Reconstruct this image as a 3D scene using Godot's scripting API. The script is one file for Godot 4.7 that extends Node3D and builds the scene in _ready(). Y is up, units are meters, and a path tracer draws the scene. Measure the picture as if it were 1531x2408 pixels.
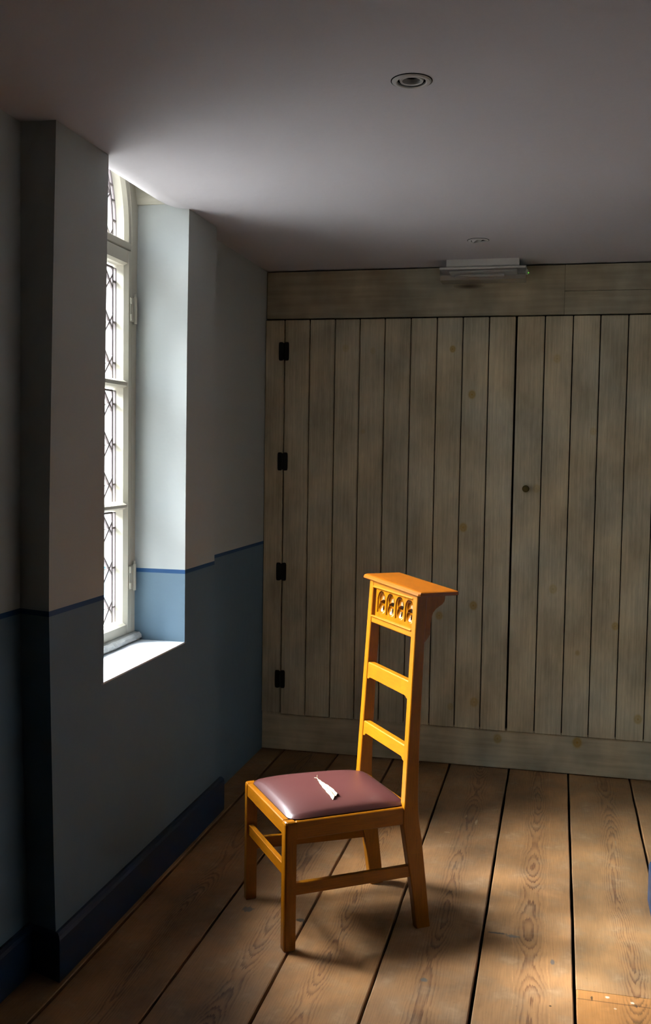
extends Node3D
# A church kneeler chair beside a leaded window, in front of a limewashed closet.
# x runs from the window wall into the room, y up, z from the closet towards the viewer; metres.

class MB:
	# collects triangles; normals flat unless given; u across, v along the grain
	var st := SurfaceTool.new()
	var grain := Vector3(0, 1, 0)
	var uv_scale := 1.0
	var uv_off := Vector2.ZERO
	var xf := Transform3D.IDENTITY
	func _init(g := Vector3(0, 1, 0), off := Vector2.ZERO, sc := 1.0):
		st.begin(Mesh.PRIMITIVE_TRIANGLES)
		grain = g; uv_off = off; uv_scale = sc
	func uv_of(p: Vector3, n: Vector3) -> Vector2:
		var v := p.dot(grain)
		var c := grain.cross(n)
		if c.length() < 0.5:
			var a := Vector3(1, 0, 0) if absf(grain.x) < 0.6 else Vector3(0, 0, 1)
			c = grain.cross(a)
			v = p.dot(n.cross(c))
		c = c.normalized()
		var o := Vector3(0.37, 0.11, 0.73)
		return Vector2((p + o).dot(c), v) * uv_scale + uv_off
	# a, b, c counter-clockwise seen from outside
	func tri(a: Vector3, b: Vector3, c: Vector3, na := Vector3.ZERO, nb := Vector3.ZERO, nc := Vector3.ZERO):
		var n := (b - a).cross(c - a)
		if n.length() < 1e-12: return
		n = n.normalized()
		var ps := [a, c, b]
		var ns := [na, nc, nb]
		for i in 3:
			var nn: Vector3 = ns[i]
			st.set_normal((xf.basis * (n if nn == Vector3.ZERO else nn)).normalized())
			st.set_uv(uv_of(ps[i], n))
			st.add_vertex(xf * ps[i])
	func quad(a: Vector3, b: Vector3, c: Vector3, d: Vector3):
		tri(a, b, c); tri(a, c, d)
	# box with chamfered edges
	func box(lo: Vector3, hi: Vector3, r := 0.0):
		if r <= 0.0:
			var p := func(i): return Vector3(hi.x if i & 1 else lo.x, hi.y if i & 2 else lo.y, hi.z if i & 4 else lo.z)
			for f in [[0, 4, 6, 2], [1, 3, 7, 5], [0, 1, 5, 4], [2, 6, 7, 3], [0, 2, 3, 1], [4, 5, 7, 6]]:
				quad(p.call(f[0]), p.call(f[1]), p.call(f[2]), p.call(f[3]))
			return
		var c := (lo + hi) / 2; var h := (hi - lo) / 2
		r = minf(r, minf(h.x, minf(h.y, h.z)) * 0.98)
		for ax in 3:
			for s in [-1.0, 1.0]:
				var u := (ax + 1) % 3; var w := (ax + 2) % 3
				var q := []
				for k in [[-1, -1], [1, -1], [1, 1], [-1, 1]]:
					var e := Vector3.ZERO
					e[ax] = s * h[ax]; e[u] = k[0] * (h[u] - r); e[w] = k[1] * (h[w] - r)
					q.append(c + e)
				if s > 0: quad(q[0], q[1], q[2], q[3])
				else: quad(q[3], q[2], q[1], q[0])
		for ax in 3:
			var u := (ax + 1) % 3; var w := (ax + 2) % 3
			for su in [-1.0, 1.0]:
				for sw in [-1.0, 1.0]:
					var q := []
					for k in [[-1, 0], [1, 0], [1, 1], [-1, 1]]:
						var e := Vector3.ZERO
						e[ax] = k[0] * (h[ax] - r)
						e[u] = su * (h[u] if k[1] == 0 else h[u] - r)
						e[w] = sw * (h[w] - r if k[1] == 0 else h[w])
						q.append(c + e)
					var out := Vector3.ZERO; out[u] = su; out[w] = sw
					if (q[1] - q[0]).cross(q[2] - q[0]).dot(out) > 0: quad(q[0], q[1], q[2], q[3])
					else: quad(q[3], q[2], q[1], q[0])
		for sx in [-1.0, 1.0]:
			for sy in [-1.0, 1.0]:
				for sz in [-1.0, 1.0]:
					var s := Vector3(sx, sy, sz)
					var a := c + s * (h - Vector3(0, r, r)); var b := c + s * (h - Vector3(r, 0, r)); var d := c + s * (h - Vector3(r, r, 0))
					if (b - a).cross(d - a).dot(s) > 0: tri(a, b, d)
					else: tri(a, d, b)
	# closed rings of points joined one to the next, ends capped
	func loft(rings: Array, caps := true):
		var n: int = rings[0].size()
		var mid := Vector3.ZERO
		for p in rings[0]: mid += p / n
		var axis := Vector3.ZERO
		for p in rings[-1]: axis += p / n
		axis -= mid
		var area := Vector3.ZERO
		for i in n: area += (rings[0][i] - mid).cross(rings[0][(i + 1) % n] - mid)
		var fwd := area.dot(axis) > 0
		for k in rings.size() - 1:
			for i in n:
				var j := (i + 1) % n
				if fwd: quad(rings[k][i], rings[k][j], rings[k + 1][j], rings[k + 1][i])
				else: quad(rings[k][i], rings[k + 1][i], rings[k + 1][j], rings[k][j])
		if not caps: return
		for e in 2:
			var ring: Array = rings[0] if e == 0 else rings[-1]
			var out := -axis if e == 0 else axis
			var m := Vector3.ZERO
			var ar := Vector3.ZERO
			for p in ring: m += p / n
			for i in n: ar += (ring[i] - m).cross(ring[(i + 1) % n] - m)
			ar = ar.normalized()
			var bx := (ring[1] - ring[0] as Vector3).normalized(); var by := ar.cross(bx)
			var flat := PackedVector2Array()
			for p in ring: flat.append(Vector2((p - m).dot(bx), (p - m).dot(by)))
			var t := Geometry2D.triangulate_polygon(flat)
			for i in range(0, t.size(), 3):
				var a: Vector3 = ring[t[i]]; var b: Vector3 = ring[t[i + 1]]; var c: Vector3 = ring[t[i + 2]]
				if (b - a).cross(c - a).dot(out) > 0: tri(a, b, c)
				else: tri(a, c, b)
	# 2D outline (x, y) pushed from z0 to z1
	func prism(poly: Array, z0: float, z1: float):
		var a := []; var b := []
		for p in poly:
			a.append(Vector3(p.x, p.y, z0)); b.append(Vector3(p.x, p.y, z1))
		loft([a, b])
	# profile of (radius, height) turned round the y axis, smooth
	func lathe(prof: Array, seg := 40):
		for k in prof.size() - 1:
			var p: Vector2 = prof[k]; var q: Vector2 = prof[k + 1]
			var t := q - p
			var nn := Vector2(t.y, -t.x).normalized()
			for i in seg:
				var a0 := TAU * i / seg; var a1 := TAU * (i + 1) / seg
				var d0 := Vector3(cos(a0), 0, sin(a0)); var d1 := Vector3(cos(a1), 0, sin(a1))
				var A := d0 * p.x + Vector3(0, p.y, 0); var B := d1 * p.x + Vector3(0, p.y, 0)
				var C := d1 * q.x + Vector3(0, q.y, 0); var D := d0 * q.x + Vector3(0, q.y, 0)
				var n0 := d0 * nn.x + Vector3(0, nn.y, 0); var n1 := d1 * nn.x + Vector3(0, nn.y, 0)
				tri(A, D, C, n0, n0, n1); tri(A, C, B, n0, n1, n1)
	# round rod between two points
	func rod(a: Vector3, b: Vector3, r: float, seg := 10):
		var d := (b - a).normalized()
		var u := d.cross(Vector3(0, 1, 0) if absf(d.y) < 0.9 else Vector3(1, 0, 0)).normalized(); var w := d.cross(u)
		var r0 := []; var r1 := []
		for i in seg:
			var e := u * cos(TAU * i / seg) * r + w * sin(TAU * i / seg) * r
			r0.append(a + e); r1.append(b + e)
		loft([r0, r1])
	func mesh(m: Material) -> ArrayMesh:
		st.set_material(m)
		return st.commit()

var used := {}
func numbered(n: String) -> String:
	if not used.has(n):
		used[n] = 0
		return n
	used[n] += 1
	return "%s_%03d" % [n, used[n]]

func part(called: String, b: MB, m: Material, parent: Node) -> MeshInstance3D:
	var o := MeshInstance3D.new()
	o.mesh = b.mesh(m)
	var base := called; var k := 1
	while parent.has_node(NodePath(called)):
		called = "%s_%03d" % [base, k]; k += 1
	o.name = called
	parent.add_child(o, true)
	return o

func share(called: String, me: Mesh, at: Transform3D, parent: Node) -> MeshInstance3D:
	var o := MeshInstance3D.new()
	o.mesh = me; o.transform = at
	var base := called; var k := 1
	while parent.has_node(NodePath(called)):
		called = "%s_%03d" % [base, k]; k += 1
	o.name = called
	parent.add_child(o, true)
	return o

func thing(called: String, label: String, category: String, at := Vector3.ZERO, turn := 0.0) -> Node3D:
	var o := Node3D.new(); o.name = numbered(called); add_child(o)
	o.position = at; o.rotation.y = turn
	o.set_meta("label", label); o.set_meta("category", category)
	return o

func setting(called: String, label: String, category: String) -> Node3D:
	var o := thing(called, label, category)
	o.set_meta("kind", "structure")
	return o

func mat(c: Color, rough := 0.8, spec := 0.5) -> StandardMaterial3D:
	var m := StandardMaterial3D.new()
	m.albedo_color = c; m.roughness = rough; m.metallic_specular = spec
	return m

func grey_noise(w: int, h: int, sx: float, sy: float, freq: float, seed_: int, oct := 4) -> PackedByteArray:
	var n := FastNoiseLite.new()
	n.seed = seed_; n.frequency = freq; n.noise_type = FastNoiseLite.TYPE_SIMPLEX_SMOOTH
	n.fractal_octaves = oct
	var im := n.get_image(maxi(4, int(w / sx)), maxi(4, int(h / sy)))
	im.convert(Image.FORMAT_L8)
	im.resize(w, h, Image.INTERPOLATE_CUBIC)
	return im.get_data()

func tex(w: int, h: int, d: PackedByteArray) -> ImageTexture:
	var im := Image.create_from_data(w, h, false, Image.FORMAT_RGB8, d)
	im.generate_mipmaps()
	return ImageTexture.create_from_image(im)

func bump(seed_: int, freq: float, strength: float) -> NoiseTexture2D:
	var n := FastNoiseLite.new(); n.seed = seed_; n.frequency = freq; n.fractal_octaves = 4
	var t := NoiseTexture2D.new()
	t.width = 512; t.height = 512; t.seamless = true; t.as_normal_map = true; t.bump_strength = strength; t.noise = n
	return t

# ---------- measured places ----------
const CEIL := 2.5405
const BOARDS := [-0.26, 0.0405, 0.337, 0.6343, 0.9307, 1.2315, 1.5257, 1.8224, 2.119, 2.415, 2.71, 3.01, 3.31, 3.61, 3.91, 4.21, 4.51, 4.81, 5.11, 5.41, 5.71]
const STRIPE_LO := 1.1075
const STRIPE_HI := 1.1235
const SILL := 0.834
const WIN_X := -0.215
const FRONT_Z := 7.6
var M := {}

func bow(y: float, tab: Array) -> float:
	for i in tab.size() - 1:
		if y <= tab[i + 1].x:
			return lerpf(tab[i].y, tab[i + 1].y, clampf((y - tab[i].x) / (tab[i + 1].x - tab[i].x), 0, 1))
	return tab[-1].y
# z of the old walls' corners at height y: they are a little out of true
var PIL := [Vector2(0, 2.4145), Vector2(0.145, 2.419), Vector2(0.4, 2.4315), Vector2(0.79, 2.446), Vector2(1.12, 2.4575), Vector2(1.42, 2.454), Vector2(2.03, 2.433), Vector2(2.54, 2.412), Vector2(2.7, 2.405)]
var PIN := [Vector2(0, 2.369), Vector2(0.24, 2.388), Vector2(0.64, 2.411), Vector2(1.12, 2.4277), Vector2(1.79, 2.4213), Vector2(2.54, 2.417), Vector2(2.7, 2.417)]
var NEAR := [Vector2(0, 2.1), Vector2(0.83, 2.099), Vector2(1.12, 2.095), Vector2(1.81, 2.091), Vector2(2.17, 2.08), Vector2(2.55, 2.0664), Vector2(2.7, 2.062)]
var FAR := [Vector2(0, 1.3684), Vector2(1.53, 1.3675), Vector2(2.03, 1.363), Vector2(2.55, 1.3502), Vector2(2.7, 1.345)]
var ENDZ := [Vector2(0, 0.935), Vector2(0.146, 0.935), Vector2(0.59, 0.963), Vector2(1.14, 1.022), Vector2(1.9, 1.025), Vector2(2.54, 1.0254), Vector2(2.7, 1.0254)]

func _ready():
	# ---- camera ----
	var cam := Camera3D.new(); cam.name = "camera"
	cam.position = Vector3(1.4327, 1.6, 5.0828)
	cam.rotation = Vector3(-0.0601, 0.2283, 0.0153)
	cam.fov = rad_to_deg(2.0 * atan(1204.0 / 2344.68))
	cam.near = 0.05; cam.far = 200.0
	add_child(cam); cam.current = true
	# ---- overcast daylight ----
	var env := Environment.new()
	env.background_mode = Environment.BG_SKY
	var sm := ProceduralSkyMaterial.new()
	sm.sky_top_color = Color(0.88, 0.945, 1.0); sm.sky_horizon_color = Color(0.94, 0.97, 1.0)
	sm.ground_horizon_color = Color(0.85, 0.83, 0.8); sm.ground_bottom_color = Color(0.6, 0.58, 0.55)
	sm.sky_curve = 0.2; sm.sun_angle_max = 0.0
	var sky := Sky.new(); sky.sky_material = sm
	env.sky = sky
	env.background_energy_multiplier = 12.0
	env.tonemap_mode = Environment.TONE_MAPPER_LINEAR
	env.tonemap_exposure = 1.12
	env.sdfgi_enabled = true; env.ssao_enabled = true; env.ssil_enabled = true
	var we := WorldEnvironment.new(); we.name = "world_environment"; we.environment = env
	add_child(we)

	# hazy sun behind thin cloud, shining in through the window and down on the chair
	var sun := DirectionalLight3D.new(); sun.name = "hazy_sun"
	sun.light_color = Color(0.97, 0.985, 1.0); sun.light_energy = 9.5
	sun.light_angular_distance = 27.0; sun.shadow_enabled = true
	add_child(sun)
	var el := deg_to_rad(40.0); var az := deg_to_rad(1.0)
	sun.look_at_from_position(Vector3(-20, 20, 0), Vector3(-20, 20, 0) + Vector3(cos(el) * cos(az), -sin(el), cos(el) * sin(az)), Vector3.UP)

	materials()
	outside()
	walls()
	floor_boards()
	closet()
	window()
	chair()
	fittings()

func materials():
	M.ceiling = mat(Color(0.72, 0.715, 0.735), 0.9, 0.3)
	M.upper = mat(Color(0.635, 0.655, 0.645), 0.75, 0.4)
	M.lower = mat(Color(0.345, 0.43, 0.485), 0.7, 0.4)
	M.stripe = mat(Color(0.015, 0.235, 0.40), 0.6, 0.4)
	M.skirting = mat(Color(0.0, 0.135, 0.25), 0.45, 0.5)
	M.cream = mat(Color(0.68, 0.67, 0.61), 0.55, 0.5)
	M.sill = mat(Color(0.78, 0.80, 0.82), 0.6, 0.5)
	M.lead = mat(Color(0.38, 0.35, 0.35), 0.6, 0.5)
	M.dark = mat(Color(0.05, 0.045, 0.04), 0.95, 0.1)
	M.iron = mat(Color(0.045, 0.05, 0.05), 0.6, 0.4)
	M.glass = mat(Color(0.96, 0.98, 0.98, 0.04), 0.02, 0.5)
	M.glass.transparency = BaseMaterial3D.TRANSPARENCY_ALPHA
	for k in ["ceiling", "upper", "lower"]:
		M[k].normal_enabled = true; M[k].normal_texture = bump(5, 0.02, 2.0); M[k].normal_scale = 0.25
		M[k].uv1_triplanar = true; M[k].uv1_world_triplanar = true; M[k].uv1_scale = Vector3(1.3, 1.3, 1.3)
	M.closet = mat(Color.WHITE, 0.75, 0.35); M.closet.albedo_texture = closet_texture()
	M.floor = mat(Color.WHITE, 0.5, 0.45); M.floor.albedo_texture = floor_texture()
	M.floor.normal_enabled = true; M.floor.normal_texture = bump(9, 0.03, 3.0); M.floor.normal_scale = 0.3
	M.oak = mat(Color.WHITE, 0.36, 0.35); M.oak.albedo_texture = oak_texture()
	M.oak.clearcoat_enabled = true; M.oak.clearcoat = 0.2; M.oak.clearcoat_roughness = 0.25
	M.leather = mat(Color(0.265, 0.135, 0.125), 0.36, 0.5)
	M.leather.normal_enabled = true; M.leather.normal_texture = bump(21, 0.09, 2.0); M.leather.normal_scale = 0.35
	M.leather.uv1_triplanar = true; M.leather.uv1_scale = Vector3(9, 9, 9)
	M.white_metal = mat(Color(0.80, 0.80, 0.78), 0.4, 0.5)
	M.brass = mat(Color(0.36, 0.32, 0.16), 0.42, 0.5); M.brass.metallic = 0.7

# limewashed boards: greyish, streaked along the board, with yellow resin knots
func closet_texture() -> ImageTexture:
	var w := 1050; var h := 1280   # 2 mm a pixel, x from -0.1 to 2.0, y from 0 to 2.56
	var streak := grey_noise(w, h, 1.0, 40.0, 0.16, 3, 3)
	var fine := grey_noise(w, h, 1.0, 14.0, 0.45, 8, 2)
	var blot := grey_noise(w, h, 4.0, 7.0, 0.03, 12, 4)
	var wide := grey_noise(w, h, 14.0, 1.0, 0.06, 17, 4)
	var tone := grey_noise(w, h, 6.0, 6.0, 0.02, 41, 2)
	var d := PackedByteArray(); d.resize(w * h * 3)
	for j in h:
		var y := (j + 0.5) * 0.002
		var flat := y < 0.193 or y > 2.288     # boards that lie along x
		for i in w:
			var k := j * w + i
			var s := (wide[k] if flat else streak[k]) / 255.0 - 0.5
			var f := fine[k] / 255.0 - 0.5
			var b := blot[k] / 255.0 - 0.5
			var t := tone[k] / 255.0 - 0.5
			var v := 0.695 + 0.10 * s + 0.07 * (0.0 if flat else f) + 0.17 * b
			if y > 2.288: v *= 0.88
			var q := k * 3
			d[q] = clampi(int(255 * (v * (1.045 + 0.06 * t))), 0, 255)
			d[q + 1] = clampi(int(255 * (v * 0.985)), 0, 255)
			d[q + 2] = clampi(int(255 * (v * (0.835 - 0.06 * t))), 0, 255)
	# yellowed knots: x, y, radius, strength
	for kn in [[0.899, 2.126, 0.013, 1.0], [1.0, 1.9, 0.016, 1.0], [0.973, 1.229, 0.017, 1.0], [1.032, 0.833, 0.017, 0.9], [0.86, 0.772, 0.016, 0.9], [1.728, 0.764, 0.015, 0.7], [1.564, 0.164, 0.020, 1.2], [1.171, 0.153, 0.018, 0.7], [0.35, 2.135, 0.015, 0.3], [0.491, 2.12, 0.013, 0.3], [1.595, 1.72, 0.014, 0.35], [1.412, 2.074, 0.016, 0.35], [1.553, 0.62, 0.010, 0.5], [1.424, 0.934, 0.018, 0.45], [1.048, 0.336, 0.018, 0.6], [0.929, 0.305, 0.014, 0.4], [1.851, 0.309, 0.018, 0.7], [1.33, 1.435, 0.016, 0.35], [0.447, 1.708, 0.010, 0.3]]:
		var ci := int((kn[0] + 0.1) / 0.002); var cj := int(kn[1] / 0.002)
		var rr: float = kn[2] * 1.25 / 0.002
		for j in range(cj - int(rr * 2), cj + int(rr * 2) + 1):
			for i in range(ci - int(rr * 2), ci + int(rr * 2) + 1):
				if i < 0 or j < 0 or i >= w or j >= h: continue
				var e := Vector2(i - ci, (j - cj) / 1.2).length() / rr
				var a: float = clampf(1.4 - e * 1.2, 0, 1) * 0.8 * kn[3] * (0.75 + 0.25 * cos(e * 9.0))
				var q := (j * w + i) * 3
				d[q] = int(lerpf(d[q], 150, a)); d[q + 1] = int(lerpf(d[q + 1], 112, a)); d[q + 2] = int(lerpf(d[q + 2], 28, a))
	# a dark oval patch on the header, under the emergency light
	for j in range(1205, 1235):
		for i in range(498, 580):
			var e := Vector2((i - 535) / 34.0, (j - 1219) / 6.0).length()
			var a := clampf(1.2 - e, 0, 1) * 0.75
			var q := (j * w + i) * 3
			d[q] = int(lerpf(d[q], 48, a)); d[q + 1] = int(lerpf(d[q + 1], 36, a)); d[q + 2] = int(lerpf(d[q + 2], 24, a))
	return tex(w, h, d)

func closet_uv(b: MB):
	# the texture is laid over the closet in metres
	b.grain = Vector3(0, 1, 0)

# pine floor: flame figure in the middle of each board, worn and stained
func floor_texture() -> ImageTexture:
	var w := 1600; var h := 1800; var px := 0.00155    # x from -0.26, z from 0 to 2.79
	var fine := grey_noise(w, h, 1.0, 26.0, 0.3, 31, 3)
	var blot := grey_noise(w, h, 6.0, 8.0, 0.02, 33, 5)
	var scuff := grey_noise(w, h, 3.0, 3.0, 0.035, 35, 5)
	var speck := grey_noise(w, h, 1.0, 2.2, 0.12, 37, 3)
	var n := FastNoiseLite.new(); n.seed = 77; n.frequency = 1.0; n.fractal_octaves = 2; n.fractal_gain = 0.35
	var d := PackedByteArray(); d.resize(w * h * 3)
	var tint := [Vector3(0.94, 0.95, 0.95), Vector3(0.97, 0.95, 0.93), Vector3(1.0, 1.0, 1.02), Vector3(1.03, 1.01, 0.98), Vector3(0.98, 0.98, 1.0), Vector3(1.02, 1.01, 1.0), Vector3(0.97, 0.98, 0.98), Vector3(1.02, 1.04, 1.05), Vector3(1, 1, 1), Vector3(1, 1, 1), Vector3(1, 1, 1)]
	var col_of := PackedInt32Array(); col_of.resize(w)
	for i in w:
		var x := -0.26 + i * px
		var bb := 0
		while bb < 9 and x > BOARDS[bb + 1]: bb += 1
		col_of[i] = bb
	var mids := [0.0, 0.01, 0.03, -0.02, 0.015, 0.005, 0.02, 0.0, 0.0, 0.0, 0.0]
	var u0 := PackedFloat32Array(); u0.resize(11)
	var dep := PackedFloat32Array(); dep.resize(11)
	for j in h:
		var z := j * px
		for bb in 11:
			u0[bb] = (BOARDS[bb] + BOARDS[mini(bb + 1, 10)]) / 2 + mids[bb] + 0.022 * n.get_noise_2d(bb * 9.1, z * 0.9) + 0.004 * n.get_noise_2d(bb * 9.1 + 50, z * 7.0)
			dep[bb] = 0.030 + 0.050 * n.get_noise_2d(bb * 5.3 + 100, z * 0.85) + 0.008 * n.get_noise_2d(bb * 5.3 + 300, z * 3.0)
		for i in w:
			var k := j * w + i
			var bb := col_of[i]
			var x := -0.26 + i * px
			var u := x - u0[bb]
			var a := dep[bb]
			var patch := bb == 6 and z > 2.075
			var f := fine[k] / 255.0 - 0.5
			var t := sqrt(u * u + a * a) / 0.0072 + f * 0.5
			t -= floorf(t)
			var ring := clampf((t - 0.45) * 2.4, 0, 1) * clampf((1.0 - t) * 9.0, 0, 1)
			var au := absf(u)
			var s0 := scuff[k] / 255.0
			var fade := 0.15 * clampf(1.25 - au / 0.045, 0.10, 1.0) * clampf(0.35 + 1.6 * s0, 0.25, 1.1)
			var b := blot[k] / 255.0 - 0.5
			var s := scuff[k] / 255.0
			var sp := speck[k] / 255.0
			var v := 0.535 - fade * ring + 0.08 * f + 0.27 * b
			if bb == 5 and (absf(u - 0.047 - 0.006 * u0[bb]) < 0.0013 or absf(u + 0.052) < 0.0011): v += 0.05
			if s > 0.72: v += (s - 0.72) * 0.30
			if sp < 0.2: v -= (0.2 - sp) * 0.55
			var r := v * 1.10; var g := v * 0.825; var bl := v * 0.545
			g -= 0.035 * ring * fade * 6.0; bl -= 0.03 * ring * fade * 6.0
			# grey wear
			var gw := clampf((s - 0.45) * 1.3, 0.0, 0.6)
			r = lerpf(r, v * 1.0, gw); g = lerpf(g, v * 0.84, gw); bl = lerpf(bl, v * 0.66, gw)
			if patch:
				r = v * 1.20; g = v * 0.82; bl = v * 0.45
				if z > 2.122 and z < 2.128: r *= 0.72; g *= 0.7; bl *= 0.7
			var tt: Vector3 = tint[bb]
			var q := k * 3
			d[q] = clampi(int(255 * r * tt.x), 0, 255); d[q + 1] = clampi(int(255 * g * tt.y), 0, 255); d[q + 2] = clampi(int(255 * bl * tt.z), 0, 255)
	# drips of paint, nail holes, scrapes: x, z, half width, half length, colour
	for m_ in [[1.24 - 0.11, 0.78, 0.006, 0.03, Color(0.62, 0.57, 0.5)], [1.08, 0.72, 0.004, 0.02, Color(0.6, 0.52, 0.42)], [1.02, 0.93, 0.012, 0.006, Color(0.62, 0.52, 0.4)], [1.62, 2.098, 0.006, 0.007, Color(0.85, 0.8, 0.75)], [1.69, 2.11, 0.006, 0.007, Color(0.85, 0.8, 0.75)], [1.64, 2.155, 0.005, 0.004, Color(0.8, 0.7, 0.62)], [1.575, 2.115, 0.003, 0.013, Color(0.2, 0.15, 0.1)], [1.70, 2.125, 0.003, 0.01, Color(0.22, 0.16, 0.12)], [1.455, 2.19, 0.003, 0.004, Color(0.12, 0.09, 0.06)], [1.28, 1.78, 0.03, 0.006, Color(0.25, 0.23, 0.24)], [1.33, 1.79, 0.022, 0.009, Color(0.36, 0.34, 0.34)], [1.46, 1.93, 0.006, 0.02, Color(0.42, 0.4, 0.4)], [1.08, 2.14, 0.01, 0.012, Color(0.36, 0.36, 0.37)], [0.62, 1.86, 0.02, 0.012, Color(0.3, 0.27, 0.25)], [0.42, 1.83, 0.02, 0.02, Color(0.32, 0.3, 0.3)], [1.71, 0.86, 0.002, 0.03, Color(0.6, 0.52, 0.44)]]:
		var ci := int((m_[0] + 0.26) / px); var cj := int(m_[1] / px)
		var rw: float = m_[2] / px; var rl: float = m_[3] / px
		for j in range(cj - int(rl * 1.3) - 1, cj + int(rl * 1.3) + 2):
			for i in range(ci - int(rw * 1.3) - 1, ci + int(rw * 1.3) + 2):
				if i < 0 or j < 0 or i >= w or j >= h: continue
				var k := j * w + i
				var e := Vector2((i - ci) / rw, (j - cj) / rl).length() + (speck[k] / 255.0 - 0.5) * 0.9
				var a := clampf((1.15 - e) * 2.0, 0, 0.8)
				var q := k * 3
				d[q] = int(lerpf(d[q], m_[4].r * 255, a)); d[q + 1] = int(lerpf(d[q + 1], m_[4].g * 255, a)); d[q + 2] = int(lerpf(d[q + 2], m_[4].b * 255, a))
	return tex(w, h, d)

# honey-coloured varnished oak, grain along v
func oak_texture() -> ImageTexture:
	var w := 512; var h := 1024    # 0.25 m across, 0.5 m along
	var streak := grey_noise(w, h, 1.0, 30.0, 0.14, 51, 4)
	var pore := grey_noise(w, h, 1.0, 12.0, 0.5, 53, 1)
	var blot := grey_noise(w, h, 6.0, 10.0, 0.03, 57, 3)
	var d := PackedByteArray(); d.resize(w * h * 3)
	for k in w * h:
		var s := streak[k] / 255.0 - 0.5
		var b := blot[k] / 255.0 - 0.5
		var p := pore[k] / 255.0
		var v := 1.0 + 0.16 * s + 0.12 * b
		if p < 0.3: v -= (0.3 - p) * 0.5
		var q := k * 3
		d[q] = clampi(int(255 * 0.56 * v), 0, 255)
		d[q + 1] = clampi(int(255 * 0.335 * v), 0, 255)
		d[q + 2] = clampi(int(255 * 0.012 * (v * 1.3 - 0.3)), 0, 255)
	return tex(w, h, d)

func outside():
	var g := setting("ground", "pale stone paving outside beyond the leaded window", "paving")
	var b := MB.new(Vector3(0, 0, 1))
	b.box(Vector3(-14, -0.5, -8), Vector3(-0.45, -0.3, 14))
	part("paving", b, mat(Color(0.68, 0.66, 0.64), 0.9, 0.2), g)
	var wl := setting("wall_outside", "pale wall across the yard, overexposed behind the window", "wall")
	b = MB.new(Vector3(0, 0, 1))
	b.box(Vector3(-9.4, -0.3, -8), Vector3(-9.0, 3.2, 14))
	b.box(Vector3(-9.45, 3.2, -8), Vector3(-8.95, 3.3, 14))
	part("masonry", b, mat(Color(0.80, 0.70, 0.66), 0.9, 0.2), wl)

# outline of the window wall at height y, as seen from above: near piece and far piece
func near_piece(y: float) -> Array:
	return [Vector3(-0.1105, y, FRONT_Z), Vector3(-0.1105, y, bow(y, PIN)), Vector3(0, y, bow(y, PIL)), Vector3(0, y, bow(y, NEAR)), Vector3(-0.45, y, bow(y, NEAR)), Vector3(-0.45, y, FRONT_Z)]
func far_piece(y: float) -> Array:
	return [Vector3(-0.45, y, bow(y, FAR)), Vector3(0, y, bow(y, FAR)), Vector3(0, y, bow(y, ENDZ)), Vector3(-0.0835, y, bow(y, ENDZ)), Vector3(-0.0835, y, -0.7), Vector3(-0.45, y, -0.7)]
func under_piece(y: float) -> Array:
	return [Vector3(-0.45, y, bow(y, NEAR)), Vector3(0, y, bow(y, NEAR)), Vector3(0, y, bow(y, FAR)), Vector3(-0.45, y, bow(y, FAR))]

func band(f: Callable, ys: Array) -> Array:
	var r := []
	for y in ys: r.append(f.call(y))
	return r

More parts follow.
